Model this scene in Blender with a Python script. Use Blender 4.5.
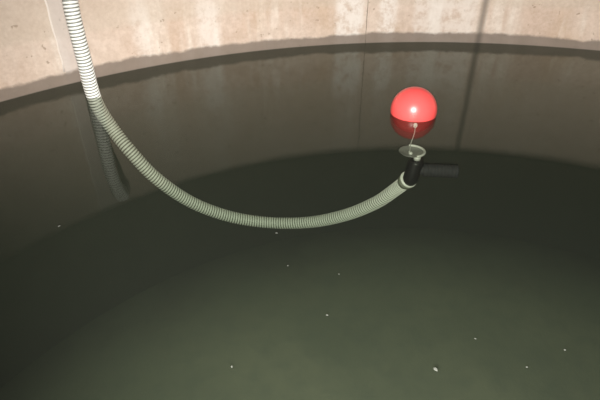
import bpy, bmesh, math, random
from mathutils import Vector, Matrix

for o in list(bpy.data.objects):
    bpy.data.objects.remove(o, do_unlink=True)
scene = bpy.context.scene
C = scene.collection
R_ = math.radians

# ------------------------------------------------------------------ camera
CAM_Z = 0.85                     # lens height above the water (water level is z = 0)
PITCH = 32.276                   # degrees below the horizon
cam_d = bpy.data.cameras.new('camera')
cam_d.sensor_width = 36.0
cam_d.lens = 36.0 * 480 / 600
cam_d.clip_start = 0.02
cam = bpy.data.objects.new('camera', cam_d)
cam.location = (0, 0, CAM_Z)
cam.rotation_euler = (R_(90 - PITCH), 0, 0)
C.objects.link(cam)
scene.camera = cam

# ------------------------------------------------------------------ world, flash, exposure
world = bpy.data.worlds.new('world')
scene.world = world
world.use_nodes = True
world.node_tree.nodes['Background'].inputs[0].default_value = (0.55, 0.62, 0.7, 1)
world.node_tree.nodes['Background'].inputs[1].default_value = 0.006

fl_d = bpy.data.lights.new('phone_flash', 'SPOT')
fl_d.energy = 575
fl_d.color = (1.0, 0.965, 0.925)
fl_d.spot_size = R_(124)
fl_d.spot_blend = 0.85
fl_d.shadow_soft_size = 0.008
fl = bpy.data.objects.new('phone_flash', fl_d)
fl.location = (-0.002, 0.0, CAM_Z - 0.014)
fl.rotation_euler = (R_(90 - PITCH + 1), 0, R_(-13))
C.objects.link(fl)

vs = scene.view_settings
vs.view_transform = 'Standard'
vs.look = 'None'
vs.gamma = 1.0
vs.use_curve_mapping = False
vs.exposure = 0.0

# ------------------------------------------------------------------ helpers
def obj(name, bm, mat, parent=None, smooth=False):
    me = bpy.data.meshes.new(name)
    bm.normal_update()
    bm.to_mesh(me)
    bm.free()
    if smooth:
        for p in me.polygons:
            p.use_smooth = True
    o = bpy.data.objects.new(name, me)
    if mat:
        me.materials.append(mat)
    C.objects.link(o)
    if parent:
        o.parent = parent
    return o

def empty(name, loc):
    o = bpy.data.objects.new(name, None)
    o.location = loc
    o.empty_display_size = 0.05
    C.objects.link(o)
    return o

def tag(o, label=None, cat=None, group=None, kind=None):
    if label: o['label'] = label
    if cat: o['category'] = cat
    if group: o['group'] = group
    if kind: o['kind'] = kind
    return o

def sweep(bm, pts, rads, seg=20, cap=True):
    """tube along points, parallel transport frame"""
    pts = [Vector(p) for p in pts]
    n = len(pts)
    T = [(pts[min(i+1, n-1)] - pts[max(i-1, 0)]).normalized() for i in range(n)]
    a = Vector((1, 0, 0)) if abs(T[0].x) < 0.8 else Vector((0, 1, 0))
    N = (a - T[0]*a.dot(T[0])).normalized()
    rings = []
    for i in range(n):
        N = (N - T[i]*N.dot(T[i])).normalized()
        B = T[i].cross(N)
        r = rads[i] if hasattr(rads, '__len__') else rads
        rings.append([bm.verts.new(pts[i] + (N*math.cos(t) + B*math.sin(t))*r)
                      for t in [2*math.pi*k/seg for k in range(seg)]])
    for i in range(n-1):
        for k in range(seg):
            bm.faces.new((rings[i][k], rings[i][(k+1) % seg], rings[i+1][(k+1) % seg], rings[i+1][k]))
    if cap:
        bm.faces.new(rings[0][::-1]); bm.faces.new(rings[-1])

def lathe(bm, prof, M=Matrix(), seg=32, close=False):
    """profile of (radius, height) turned about local z"""
    rings = []
    for r, z in prof:
        if r < 1e-6:
            rings.append([bm.verts.new(M @ Vector((0, 0, z)))])
        else:
            rings.append([bm.verts.new(M @ Vector((r*math.cos(t), r*math.sin(t), z)))
                          for t in [2*math.pi*k/seg for k in range(seg)]])
    pairs = list(zip(rings[:-1], rings[1:]))
    if close: pairs.append((rings[-1], rings[0]))
    for a, b in pairs:
        for k in range(seg):
            k2 = (k+1) % seg
            if len(a) == 1 and len(b) == 1: continue
            if len(a) == 1: bm.faces.new((a[0], b[k2], b[k]))
            elif len(b) == 1: bm.faces.new((a[k], a[k2], b[0]))
            else: bm.faces.new((a[k], a[k2], b[k2], b[k]))
    bmesh.ops.recalc_face_normals(bm, faces=bm.faces[:])

def along(p, d):
    """matrix that puts local z on direction d at p"""
    return Matrix.Translation(Vector(p)) @ Vector(d).to_track_quat('Z', 'Y').to_matrix().to_4x4()

def catmull(P, step):
    """Catmull-Rom through P, resampled evenly"""
    P = [Vector(p) for p in P]
    Q = [2*P[0]-P[1]] + P + [2*P[-1]-P[-2]]
    out = []
    for i in range(1, len(Q)-2):
        for k in range(40):
            t = k/40
            a, b, c, d = Q[i-1:i+3]
            out.append(0.5*((2*b) + (c-a)*t + (2*a-5*b+4*c-d)*t*t + (3*b-a-3*c+d)*t**3))
    out.append(P[-1])
    res = [out[0]]; acc = 0.0
    for a, b in zip(out[:-1], out[1:]):
        L = (b-a).length
        while acc + L >= step:
            a = a + (b-a)*((step-acc)/L); L = (b-a).length; acc = 0.0
            res.append(a)
        acc += L
    return res

# ------------------------------------------------------------------ materials
class NT:
    def __init__(self, name):
        self.m = bpy.data.materials.new(name); self.m.use_nodes = True
        self.t = self.m.node_tree; self.t.nodes.clear()
        self.out = self.n('ShaderNodeOutputMaterial')
    def n(self, typ, **kw):
        nd = self.t.nodes.new(typ)
        for k, v in kw.items(): setattr(nd, k, v)
        return nd
    def put(self, sock, v):
        if isinstance(v, bpy.types.NodeSocket): self.t.links.new(v, sock)
        else: sock.default_value = v
    def math(self, op, a, b=0.0, c=0.0):
        nd = self.n('ShaderNodeMath', operation=op)
        for i, v in enumerate((a, b, c)): self.put(nd.inputs[i], v)
        return nd.outputs[0]
    def noise(self, vec, scale, detail=4.0, rough=0.55):
        nd = self.n('ShaderNodeTexNoise')
        self.put(nd.inputs['Vector'], vec); nd.inputs['Scale'].default_value = scale
        nd.inputs['Detail'].default_value = detail; nd.inputs['Roughness'].default_value = rough
        return nd.outputs['Fac']
    def ramp(self, v, a, b, lo=0.0, hi=1.0):
        nd = self.n('ShaderNodeMapRange', interpolation_type='SMOOTHSTEP')
        for i, x in enumerate((v, a, b, lo, hi)): self.put(nd.inputs[i], x)
        return nd.outputs[0]
    def mix(self, f, a, b, mode='MIX'):
        nd = self.n('ShaderNodeMix', data_type='RGBA', blend_type=mode)
        self.put(nd.inputs[0], f)
        self.put(nd.inputs[6], a if isinstance(a, bpy.types.NodeSocket) else (*a, 1))
        self.put(nd.inputs[7], b if isinstance(b, bpy.types.NodeSocket) else (*b, 1))
        return nd.outputs[2]
    def xyz(self, x, y, z):
        nd = self.n('ShaderNodeCombineXYZ')
        for i, v in enumerate((x, y, z)): self.put(nd.inputs[i], v)
        return nd.outputs[0]
    def bsdf(self, col, rough=0.6, spec=0.4, bump=None, bstr=0.3, bdist=0.01, **kw):
        p = self.n('ShaderNodeBsdfPrincipled')
        self.put(p.inputs['Base Color'], col if isinstance(col, bpy.types.NodeSocket) else (*col, 1))
        self.put(p.inputs['Roughness'], rough)
        p.inputs['Specular IOR Level'].default_value = spec
        for k, v in kw.items(): self.put(p.inputs[k.replace('_', ' ')], v)
        if bump is not None:
            b = self.n('ShaderNodeBump'); b.inputs['Strength'].default_value = bstr
            b.inputs['Distance'].default_value = bdist
            self.put(b.inputs['Height'], bump); self.t.links.new(b.outputs[0], p.inputs['Normal'])
        self.t.links.new(p.outputs[0], self.out.inputs['Surface'])
        return self.m
    def coord(self):
        return self.n('ShaderNodeTexCoord').outputs['Object']

TANK_R = 2.899
TANK = Vector((0.844, 0.492, 0))
FLOOR_Z = -1.58
CEIL_Z = 0.83

def wall_material():
    g = NT('cast_concrete_tank_wall')
    co = g.coord()
    s = g.n('ShaderNodeSeparateXYZ'); g.put(s.inputs[0], co)
    ang = g.math('ARCTAN2', s.outputs[1], s.outputs[0])
    u = g.math('MULTIPLY', ang, TANK_R)
    z = s.outputs[2]
    flat = g.xyz(u, z, 0.0)
    streak = g.xyz(u, g.math('MULTIPLY', z, 0.12), 3.0)
    broad = g.noise(flat, 1.7, 3)
    mid = g.noise(flat, 6.0, 5, 0.6)
    fine = g.noise(flat, 45.0, 4, 0.65)
    vst = g.noise(streak, 5.5, 4, 0.6)
    # dry concrete: pinkish beige, ochre patches, pale lime streaks
    col = g.mix(g.ramp(broad, 0.3, 0.7), (0.57, 0.455, 0.385), (0.64, 0.54, 0.47))
    col = g.mix(g.math('MULTIPLY', g.ramp(g.noise(g.xyz(u, g.math('MULTIPLY', z, 0.5), 7.0), 2.6, 4), 0.52, 0.72), 0.55), col, (0.48, 0.345, 0.235))
    col = g.mix(g.math('MULTIPLY', g.ramp(vst, 0.52, 0.68), 0.75), col, (0.74, 0.68, 0.62))
    mot = g.noise(flat, 15.0, 5, 0.7)
    col = g.mix(g.ramp(mot, 0.40, 0.62, 0.0, 0.85), g.mix(0.30, col, (0.36, 0.27, 0.21)), col)
    # upper lift of the wall: greyer, above an uneven pour line
    lift = g.math('ADD', z, g.math('MULTIPLY', g.math('SUBTRACT', mid, 0.5), 0.035))
    up = g.ramp(lift, 0.222, 0.268)
    col = g.mix(g.math('MULTIPLY', up, 0.55), col, g.mix(mid, (0.46, 0.39, 0.32), (0.56, 0.49, 0.42)))
    # pits and speckles
    pits = g.ramp(g.noise(flat, 26.0, 2, 0.5), 0.66, 0.74)
    col = g.mix(g.math('MULTIPLY', pits, 0.55), col, (0.22, 0.17, 0.12))
    col = g.mix(0.6, col, g.mix(fine, (0.30, 0.24, 0.19), (0.86, 0.80, 0.74)), 'SOFT_LIGHT')
    # lime bloom washed down in a few places
    for a0, a1, k in ((117.6, 120.2, 0.5), (98.4, 102.0, 0.75), (94.0, 96.2, 0.75), (83.4, 91.5, 0.5), (126.0, 128.0, 0.35)):
        m = g.math('MULTIPLY', g.ramp(ang, R_(a0 - 0.6), R_(a0 + 0.5)), g.ramp(ang, R_(a1 + 0.6), R_(a1 - 0.5)))
        m = g.math('MULTIPLY', m, g.ramp(g.math('ADD', mot, g.math('MULTIPLY', vst, 0.6)), 0.62, 0.88, 0.0, k))
        m = g.math('MULTIPLY', m, g.ramp(lift, 0.42, 0.25, 0.15, 1.0))
        col = g.mix(m, col, (0.76, 0.71, 0.66))
    # wide greyer shutter bay beside the ridge
    bay = g.math('MULTIPLY', g.ramp(ang, R_(133.6), R_(134.1)), g.ramp(ang, R_(136.1), R_(135.9)))
    col = g.mix(g.math('MULTIPLY', bay, 0.55), col, (0.58, 0.53, 0.50))
    # dark, slightly wavering streak running down the wall
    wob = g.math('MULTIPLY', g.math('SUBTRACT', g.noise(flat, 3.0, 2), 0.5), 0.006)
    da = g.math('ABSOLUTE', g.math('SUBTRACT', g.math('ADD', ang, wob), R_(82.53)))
    dark_streak = g.ramp(da, 0.0125, 0.0005)
    col = g.mix(g.math('MULTIPLY', dark_streak, 0.74), col, (0.17, 0.145, 0.12))
    # damp tide band with a ragged upper edge
    tide = g.math('ADD', z, g.math('MULTIPLY', g.math('SUBTRACT', g.noise(flat, 9.0, 5, 0.65), 0.5), 0.045))
    tide = g.math('ADD', tide, g.math('MULTIPLY', g.math('SUBTRACT', g.noise(flat, 1.6, 2), 0.5), 0.05))
    wet = g.ramp(tide, 0.074, 0.052)
    wetcol = g.mix(mid, (0.155, 0.125, 0.100), (0.255, 0.205, 0.168))
    wetcol = g.mix(g.math('MULTIPLY', dark_streak, 0.6), wetcol, (0.07, 0.06, 0.05))
    col = g.mix(g.math('MULTIPLY', wet, 0.92), col, wetcol)
    # biofilm below the water line
    film = g.ramp(z, 0.006, -0.004)
    col = g.mix(film, col, g.mix(mid, (0.050, 0.049, 0.042), (0.075, 0.073, 0.062)))
    rough = g.math('SUBTRACT', 0.85, g.math('MULTIPLY', wet, 0.3))
    h = g.math('SUBTRACT', g.math('ADD', fine, g.math('MULTIPLY', mid, 1.2)), pits)
    return g.bsdf(col, rough, 0.25, h, 0.35, 0.006)

def floor_material():
    g = NT('silted_tank_floor')
    co = g.coord()
    a = g.noise(co, 1.3, 4, 0.6); b = g.noise(co, 7.0, 5, 0.6); c = g.noise(co, 60.0, 3)
    col = g.mix(g.ramp(a, 0.35, 0.65), (0.25, 0.255, 0.198), (0.32, 0.31, 0.24))
    col = g.mix(g.ramp(b, 0.4, 0.75, 0, 0.5), col, (0.20, 0.215, 0.18))
    # pale colour in the middle, darkening unevenly out to the wall
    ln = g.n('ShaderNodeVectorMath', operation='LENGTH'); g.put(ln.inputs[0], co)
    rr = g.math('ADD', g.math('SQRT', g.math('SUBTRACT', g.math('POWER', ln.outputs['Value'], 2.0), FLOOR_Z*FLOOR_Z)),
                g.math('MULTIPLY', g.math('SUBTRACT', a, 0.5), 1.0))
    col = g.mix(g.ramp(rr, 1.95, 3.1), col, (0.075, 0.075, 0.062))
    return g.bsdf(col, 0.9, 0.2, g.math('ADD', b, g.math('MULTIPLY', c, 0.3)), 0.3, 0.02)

def plain_concrete(name, lo, hi):
    g = NT(name)
    co = g.coord()
    a = g.noise(co, 3.0, 5, 0.6); b = g.noise(co, 40.0, 4)
    return g.bsdf(g.mix(a, lo, hi), 0.88, 0.25, b, 0.3, 0.006)

def water_material():
    g = NT('still_tank_water')
    geo = g.n('ShaderNodeNewGeometry')
    d = g.n('ShaderNodeVectorMath', operation='DOT_PRODUCT')
    g.put(d.inputs[0], geo.outputs['Normal']); g.put(d.inputs[1], geo.outputs['Incoming'])
    c = g.math('ABSOLUTE', d.outputs['Value'])
    fr = g.math('ADD', 0.02, g.math('MULTIPLY', 0.98, g.math('POWER', g.math('SUBTRACT', 1.0, c), 5.0)))
    tr = g.n('ShaderNodeBsdfTransparent'); tr.inputs[0].default_value = (0.635, 0.655, 0.595, 1)
    gl = g.n('ShaderNodeBsdfGlossy'); gl.inputs['Color'].default_value = (0.74, 0.76, 0.70, 1)
    gl.inputs['Roughness'].default_value = 0.0
    mx = g.n('ShaderNodeMixShader'); g.put(mx.inputs[0], fr)
    g.t.links.new(tr.outputs[0], mx.inputs[1]); g.t.links.new(gl.outputs[0], mx.inputs[2])
    g.t.links.new(mx.outputs[0], g.out.inputs['Surface'])
    ab = g.n('ShaderNodeVolumeAbsorption')
    ab.inputs['Color'].default_value = (0.50, 0.68, 0.53, 1); ab.inputs['Density'].default_value = 0.24
    sc = g.n('ShaderNodeVolumeScatter')
    sc.inputs['Color'].default_value = (0.90, 0.88, 0.90, 1); sc.inputs['Density'].default_value = 0.13
    sc.inputs['Anisotropy'].default_value = 0.3
    ad = g.n('ShaderNodeAddShader')
    g.t.links.new(ab.outputs[0], ad.inputs[0]); g.t.links.new(sc.outputs[0], ad.inputs[1])
    g.t.links.new(ad.outputs[0], g.out.inputs['Volume'])
    return g.m

def float_material():
    g = NT('red_float_plastic')
    co = g.coord()
    s = g.n('ShaderNodeSeparateXYZ'); g.put(s.inputs[0], co)
    n = g.noise(co, 9.0, 3)
    col = g.mix(n, (0.68, 0.072, 0.068), (0.74, 0.080, 0.076))
    # submerged part painted darker red, in place of light lost through the water
    lvl = g.math('ADD', s.outputs[2], g.math('MULTIPLY', g.math('SUBTRACT', g.noise(co, 60.0, 3), 0.5), 0.004))
    col = g.mix(g.ramp(lvl, -0.0145, -0.0185), col, g.mix(n, (0.15, 0.021, 0.02), (0.20, 0.028, 0.026)))
    return g.bsdf(col, 0.33, 0.5)

def plastic(name, col, rough, spec=0.5, var=0.08, scale=30, **kw):
    g = NT(name)
    n = g.noise(g.coord(), scale, 3)
    dark = tuple(x*(1-var*2) for x in col)
    return g.bsdf(g.mix(n, dark, col), rough, spec, **kw)

M = {
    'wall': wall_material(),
    'floor': floor_material(),
    'ceiling': plain_concrete('dark_slab_concrete', (0.17, 0.16, 0.14), (0.24, 0.22, 0.20)),
    'ridge': plain_concrete('pale_mortar_ridge', (0.68, 0.60, 0.54), (0.78, 0.72, 0.66)),
    'joint': plain_concrete('dark_joint_filler', (0.16, 0.13, 0.10), (0.24, 0.20, 0.16)),
    'water': water_material(),
    'red': float_material(),
    'rib': plastic('white_hose_rib', (0.93, 0.93, 0.88), 0.45, 0.4, 0.05),
    'tube': plastic('grey_hose_wall', (0.23, 0.235, 0.205), 0.5, 0.4, 0.15),
    'black': plastic('black_fitting_plastic', (0.012, 0.012, 0.014), 0.35, 0.5, 0.2),
    'strainer': plastic('dark_grey_strainer', (0.040, 0.040, 0.045), 0.7, 0.2, 0.2),
    'clear': plastic('cloudy_grey_plastic', (0.33, 0.33, 0.31), 0.3, 0.5, 0.35, 22),
    'rim': plastic('pale_plastic_rim', (0.74, 0.74, 0.70), 0.35, 0.5, 0.2, 25),
    'collar': plastic('white_plastic_collar', (0.78, 0.78, 0.74), 0.35, 0.5, 0.05),
    'band': plastic('olive_clamp_band', (0.20, 0.21, 0.16), 0.4, 0.5, 0.2),
    'steel': plastic('dull_steel', (0.42, 0.41, 0.39), 0.35, 0.5, 0.1),
    'cord': plastic('grey_cord', (0.50, 0.49, 0.46), 0.7, 0.3, 0.15, 80),
    'fleck': plastic('pale_debris', (0.065, 0.068, 0.058), 0.8, 0.2, 0.2, 90),
}

# ------------------------------------------------------------------ the tank
TM = Matrix.Identity(4)
bm = bmesh.new()
zs = [FLOOR_Z, -0.8, -0.2, 0.0, 0.2, 0.5, CEIL_Z]
prof = [(TANK_R, z) for z in zs] + [(TANK_R + 0.25, CEIL_Z), (TANK_R + 0.25, FLOOR_Z)]
lathe(bm, prof, seg=256, close=True)
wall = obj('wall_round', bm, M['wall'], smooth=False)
for p in wall.data.polygons: p.use_smooth = True
wall.data.set_sharp_from_angle(angle=R_(40))
wall.location = TANK
tag(wall, 'beige concrete wall curving round the tank above dark water', 'wall', kind='structure')

def wall_strip(name, deg, z0, z1, w, proud, mat):
    """a strip that runs up the curved wall, slightly proud of it"""
    bm = bmesh.new()
    rnd = random.Random(int(deg*10))
    a = R_(deg); rows = []
    k = 14
    for i in range(k+1):
        z = z0 + (z1-z0)*i/k
        ww = w*(0.75 + 0.5*rnd.random()); off = (rnd.random()-0.5)*w*0.6
        row = []
        for du, pr in ((-ww/2, -0.004), (-ww/4, proud), (ww/4, proud), (ww/2, -0.004)):
            aa = a + (du+off)/TANK_R; r = TANK_R - pr
            row.append(bm.verts.new((r*math.cos(aa), r*math.sin(aa), z)))
        rows.append(row)
    for i in range(k):
        for j in range(3):
            bm.faces.new((rows[i][j], rows[i][j+1], rows[i+1][j+1], rows[i+1][j]))
        bm.faces.new((rows[i][3], rows[i][0], rows[i+1][0], rows[i+1][3]))
    bm.faces.new(rows[0][::-1]); bm.faces.new(rows[-1])
    bmesh.ops.recalc_face_normals(bm, faces=bm.faces[:])
    return obj(name, bm, mat, wall, True)
wall_strip('formwork_ridge', 136.05, 0.07, CEIL_Z - 0.01, 0.012, 0.003, M['ridge'])
wall_strip('joint_line', 97.85, 0.0, CEIL_Z - 0.01, 0.007, 0.0008, M['joint'])

bm = bmesh.new()
lathe(bm, [(0, FLOOR_Z), (TANK_R*0.5, FLOOR_Z), (TANK_R + 0.25, FLOOR_Z),
           (TANK_R + 0.25, FLOOR_Z - 0.2), (0, FLOOR_Z - 0.2)], seg=128)
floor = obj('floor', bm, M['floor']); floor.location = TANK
tag(floor, 'greenish silted concrete floor under the tank water', 'floor', kind='structure')

# roof slab with a round access hatch over the camera
HATCH_R = 0.62
bm = bmesh.new()
seg = 96
outer, inner = [], []
for k in range(seg):
    t = 2*math.pi*k/seg
    d = Vector((math.cos(t), math.sin(t), 0))
    inner.append(-TANK + d*HATCH_R)
    # from the hatch centre out to the tank rim along d
    p = -TANK; b = p.dot(d); c = p.dot(p) - (TANK_R + 0.25)**2
    outer.append(p + d*(-b + math.sqrt(b*b - c)))
lo_i = [bm.verts.new((p.x, p.y, CEIL_Z)) for p in inner]; lo_o = [bm.verts.new((p.x, p.y, CEIL_Z)) for p in outer]
hi_i = [bm.verts.new((p.x, p.y, CEIL_Z+0.18)) for p in inner]; hi_o = [bm.verts.new((p.x, p.y, CEIL_Z+0.18)) for p in outer]
for k in range(seg):
    j = (k+1) % seg
    bm.faces.new((lo_i[k], lo_i[j], lo_o[j], lo_o[k])); bm.faces.new((hi_i[k], hi_o[k], hi_o[j], hi_i[j]))
    bm.faces.new((lo_i[k], hi_i[k], hi_i[j], lo_i[j])); bm.faces.new((lo_o[k], lo_o[j], hi_o[j], hi_o[k]))
bmesh.ops.recalc_face_normals(bm, faces=bm.faces[:])
ceil = obj('ceiling', bm, M['ceiling']); ceil.location = TANK
tag(ceil, 'dark concrete roof slab of the tank with round hatch', 'ceiling', kind='structure')

# water body: its sides and bottom run into the concrete, only the level top shows
bm = bmesh.new()
WR = TANK_R + 0.03
lathe(bm, [(0, 0), (WR, 0), (WR, FLOOR_Z - 0.03), (0, FLOOR_Z - 0.03)], seg=128)
water = obj('water', bm, M['water']); water.location = TANK
tag(water, 'still dark green water filling the round concrete tank', 'water', kind='stuff')

# ------------------------------------------------------------------ suction hose
HOSE_R = 0.0355
hose_pts = [(-1.131, 2.592, 0.700),
    (-1.078, 2.490, 0.675),
    (-1.028, 2.345, 0.590),
    (-1.034, 2.300, 0.440),
    (-1.034, 2.300, 0.200),
    (-1.038, 2.326, -0.020),
    (-0.993, 2.338, -0.170),
    (-0.901, 2.300, -0.300),
    (-0.790, 2.294, -0.450),
    (-0.627, 2.333, -0.630),
    (-0.418, 2.376, -0.760),
    (-0.183, 2.399, -0.820),
    (0.060, 2.361, -0.790),
    (0.257, 2.273, -0.680),
    (0.404, 2.181, -0.540),
    (0.488, 2.113, -0.415),
    (0.528, 2.044, -0.325)]
hose_pts = [(x, y, z - 0.008 if z < -0.4 else z) for x, y, z in hose_pts]
line = catmull(hose_pts, 0.004)
root = empty('suction_hose', hose_pts[0])
tag(root, 'white ribbed corrugated hose hanging from above and sagging underwater', 'hose')
def rel(bm, root):
    bmesh.ops.translate(bm, verts=bm.verts[:], vec=-root.location)
bm = bmesh.new(); sweep(bm, line[::3] + [line[-1]], HOSE_R*0.93, 24); rel(bm, root)
obj('hose_wall', bm, M['tube'], root, True)
# helical rib: offset curve around the centreline
PITCH_H = 0.0152
def helix(line, pitch, r, per=18):
    n = len(line)
    T = [(line[min(i+1, n-1)] - line[max(i-1, 0)]).normalized() for i in range(n)]
    N = Vector((1, 0, 0)); frames = []
    for i in range(n):
        N = (N - T[i]*N.dot(T[i])).normalized(); frames.append((N.copy(), T[i].cross(N)))
    L = (n-1)*0.004; steps = int(L/pitch*per); out = []
    for s in range(steps+1):
        q = s/steps*(n-1); i = min(int(q), n-2); w = q-i
        p = line[i].lerp(line[i+1], w); Nn = frames[i][0].lerp(frames[i+1][0], w); Bn = frames[i][1].lerp(frames[i+1][1], w)
        a = 2*math.pi*s/per
        out.append((p, T[i], Nn*math.cos(a) + Bn*math.sin(a)))
    return out
bm = bmesh.new()
rings = []
hw = PITCH_H*0.34
for p, t, n in helix(line, PITCH_H, HOSE_R):
    rings.append([bm.verts.new(p + n*(HOSE_R*0.86) - t*hw), bm.verts.new(p + n*(HOSE_R*0.975) - t*hw*0.8),
                  bm.verts.new(p + n*HOSE_R), bm.verts.new(p + n*(HOSE_R*0.975) + t*hw*0.8),
                  bm.verts.new(p + n*(HOSE_R*0.86) + t*hw)])
for a, b in zip(rings[:-1], rings[1:]):
    for k in range(5):
        bm.faces.new((a[k], a[(k+1) % 5], b[(k+1) % 5], b[k]))
bm.faces.new(rings[0][::-1]); bm.faces.new(rings[-1])
bmesh.ops.recalc_face_normals(bm, faces=bm.faces[:])
rel(bm, root)
rib = obj('spiral_rib', bm, M['rib'], root, True)
rib['label'] = 'white raised spiral rib'

# sleeve in the wall where the hose comes through
bm = bmesh.new()
e0 = Vector(hose_pts[0]) - TANK; ed = (Vector(hose_pts[1]) - Vector(hose_pts[0])).normalized()
lathe(bm, [(0.039, -0.03), (0.060, -0.03), (0.060, 0.022), (0.056, 0.026), (0.039, 0.026)], along(e0, ed), 32, close=True)
obj('hose_sleeve', bm, M['joint'], wall, True)

# ------------------------------------------------------------------ red float ball
BALL_R = 0.1055
ball_c = Vector((0.5262, 2.102, 0.15*BALL_R))
fb = empty('float_ball', ball_c)
tag(fb, 'glossy red plastic ball floating half submerged above the hose end', 'float')
bm = bmesh.new()
bmesh.ops.create_uvsphere(bm, u_segments=64, v_segments=40, radius=BALL_R)
obj('shell', bm, M['red'], fb, True)
eye_d = Vector((-0.08, -0.95, -0.28)).normalized()      # eyelet on the low front of the ball
eye = eye_d*(BALL_R + 0.006)
bm = bmesh.new()
lathe(bm, [(0, -0.008), (0.009, -0.008), (0.009, 0.002), (0.006, 0.006), (0, 0.007)], along(eye_d*BALL_R, eye_d), 16)
ring = [eye + Vector((0.007*math.cos(t), 0, 0.007*math.sin(t) - 0.002)) for t in [2*math.pi*k/20 for k in range(21)]]
sweep(bm, ring, 0.0022, 8)
obj('eyelet', bm, M['rim'], fb, True)

# ------------------------------------------------------------------ suction intake under the ball
disc_c = Vector((0.5328, 2.0593, -0.1850))
it = empty('suction_intake', disc_c)
tag(it, 'black suction intake fitting with grey disc on the hose end underwater', 'pump intake')
def loc(p): return Vector(p) - disc_c
Mz = Matrix.Identity(4)
bm = bmesh.new()   # shallow dish, hollow side up
lathe(bm, [(0, -0.006), (0.030, -0.005), (0.052, 0.002), (0.062, 0.010), (0.059, 0.011), (0.050, 0.005), (0.028, -0.001), (0, -0.002)], Mz, 40)
dish = obj('disc', bm, M['clear'], it, True)
bm = bmesh.new()
sweep(bm, [Vector((0.0605*math.cos(t), 0.0605*math.sin(t), 0.011)) for t in [R_(-78) + R_(170)*k/28 for k in range(29)]], 0.0058, 8)
obj('rim', bm, M['rim'], dish, True)
bm = bmesh.new()   # boss in the middle of the dish, where the cord is tied
lathe(bm, [(0, 0.009), (0.006, 0.008), (0.009, 0.003), (0.010, -0.003), (0, -0.004)], Matrix.Translation((-0.005, -0.004, 0)), 20)
obj('boss', bm, M['rim'], dish, True)

top = Vector((0.5569, 2.0358, -0.2050)); bot = Vector((0.5530, 2.0295, -0.2970))
hose_end = line[-1]; hd = (line[-1]-line[-6]).normalized()
bm = bmesh.new()
lathe(bm, [(0, 0), (0.017, 0), (0.017, 0.022), (0, 0.022)], along(loc(top) - Vector((0, 0, 0.004)), (0, 0, 1)), 24)
obj('neck', bm, M['rim'], it, True)
# elbow body: from the hose end up to the neck
elbow = catmull([hose_end + hd*0.012, hose_end + hd*0.035, hose_end.lerp(top, 0.62) + hd*0.012, top - Vector((0, 0, 0.012)), top], 0.006)
bm = bmesh.new()
n = len(elbow)
rad = [0.0375 if 0.08 < i/n < 0.9 else 0.031 for i in range(n)]
sweep(bm, [loc(p) for p in elbow], rad, 28)
body = obj('body', bm, M['black'], it, True)
bm = bmesh.new()
sweep(bm, [loc(p) for p in (hose_end + hd*0.003, hose_end + hd*0.006, hose_end + hd*0.014, hose_end + hd*0.017)], [0.036, 0.0435, 0.0435, 0.036], 32)
col_ = obj('collar', bm, M['collar'], it, True); col_['label'] = 'white ring collar'
bm = bmesh.new()
sweep(bm, [loc(p) for p in (hose_end - hd*0.024, hose_end - hd*0.023, hose_end - hd*0.007, hose_end - hd*0.006)], [0.036, 0.0405, 0.0405, 0.036], 32)
side = hd.cross(Vector((0, 0, 1))).normalized()
cl = obj('hose_clamp', bm, M['band'], it, True)
bm = bmesh.new()
sweep(bm, [loc(hose_end - hd*0.015 - side*0.040 + hd*k) for k in (-0.012, -0.010, 0.010, 0.012)], [0.004, 0.007, 0.007, 0.004], 12)
obj('screw', bm, M['steel'], cl, True)
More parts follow.
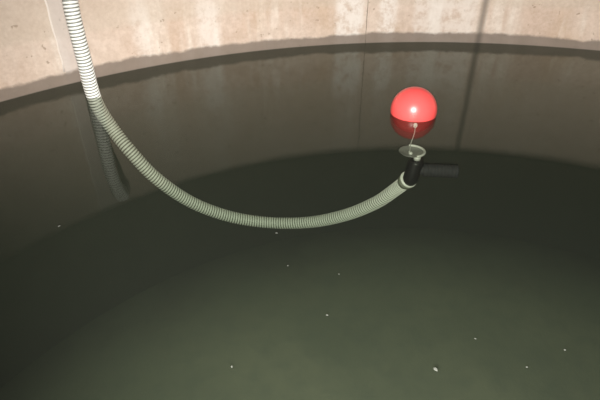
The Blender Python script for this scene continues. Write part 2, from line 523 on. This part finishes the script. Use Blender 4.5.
# strainer drum going off to the right
s0 = Vector((0.5850, 2.0311, -0.2620)); s1 = Vector((0.7542, 2.0162, -0.2620))
sd = (s1-s0).normalized(); SL = (s1-s0).length
bm = bmesh.new()
prof = [(0, -0.02), (0.026, -0.02), (0.026, 0.006), (0.031, 0.008)]
k = 9
for i in range(k):
    a = 0.012 + (SL-0.026)*i/k; b = (SL-0.026)/k
    prof += [(0.0325, a), (0.0325, a + b*0.62), (0.0305, a + b*0.68), (0.0305, a + b*0.94)]
prof += [(0.033, SL-0.012), (0.033, SL-0.003), (0.030, SL), (0, SL)]
lathe(bm, prof, along(loc(s0), sd), 32)
stn = obj('strainer', bm, M['strainer'], it, True)
stn.data.set_sharp_from_angle(angle=R_(40))

# cord from the eyelet to the disc (belongs to the float)
a = ball_c + eye + Vector((0, 0, -0.008)); b = disc_c + Vector((-0.012, -0.006, 0.010))
cord = [a.lerp(b, t) + Vector((0.0025*math.sin(t*7), 0, 0)) for t in [k/14 for k in range(15)]]
bm = bmesh.new(); sweep(bm, [p - ball_c for p in cord], 0.0021, 8)
for p in (a, b):
    bmesh.ops.create_icosphere(bm, subdivisions=2, radius=0.0055, matrix=Matrix.Translation(p - ball_c))
obj('tether_cord', bm, M['cord'], fb, True)

# ------------------------------------------------------------------ specks of debris on the water
rnd = random.Random(5)
specks = [(0.289, 0.671, 0.0056),
          (0.065, 0.828, 0.0037),
          (0.399, 0.755, 0.0031),
          (0.588, 0.723, 0.0031),
          (-0.070, 1.161, 0.0043),
          (-0.033, 1.011, 0.0031),
          (-0.146, 0.678, 0.0037),
          (-0.736, 1.197, 0.0050),
          (0.104, 0.976, 0.0025),
          (0.485, 0.677, 0.0025)]
base = None
for sx, sy, sz in specks:
    bm = bmesh.new()
    k = 7; lo, hi = [], []
    el = rnd.uniform(0.45, 0.8); rot = rnd.uniform(0, 3.14)
    for i in range(k):
        t = 2*math.pi*i/k; r = sz*rnd.uniform(0.7, 1.1)
        x, y = r*math.cos(t), r*el*math.sin(t)
        x, y = x*math.cos(rot)-y*math.sin(rot), x*math.sin(rot)+y*math.cos(rot)
        lo.append(bm.verts.new((x, y, 0.0))); hi.append(bm.verts.new((x*0.8, y*0.8, sz*0.25)))
    bm.faces.new(lo[::-1]); bm.faces.new(hi)
    for i in range(k): bm.faces.new((lo[i], lo[(i+1) % k], hi[(i+1) % k], hi[i]))
    o = obj('debris_fleck', bm, M['fleck'])
    o.location = (sx, sy, 0.0)
    lab = 'tiny pale fleck of debris floating on the open dark water'
    if sx == 0.289: lab = 'largest pale fleck of debris floating on the dark water'
    if sx == -0.070: lab = 'tiny pale fleck floating on the water right beside the sagging hose'
    tag(o, lab, 'debris', 'debris flecks on the water')
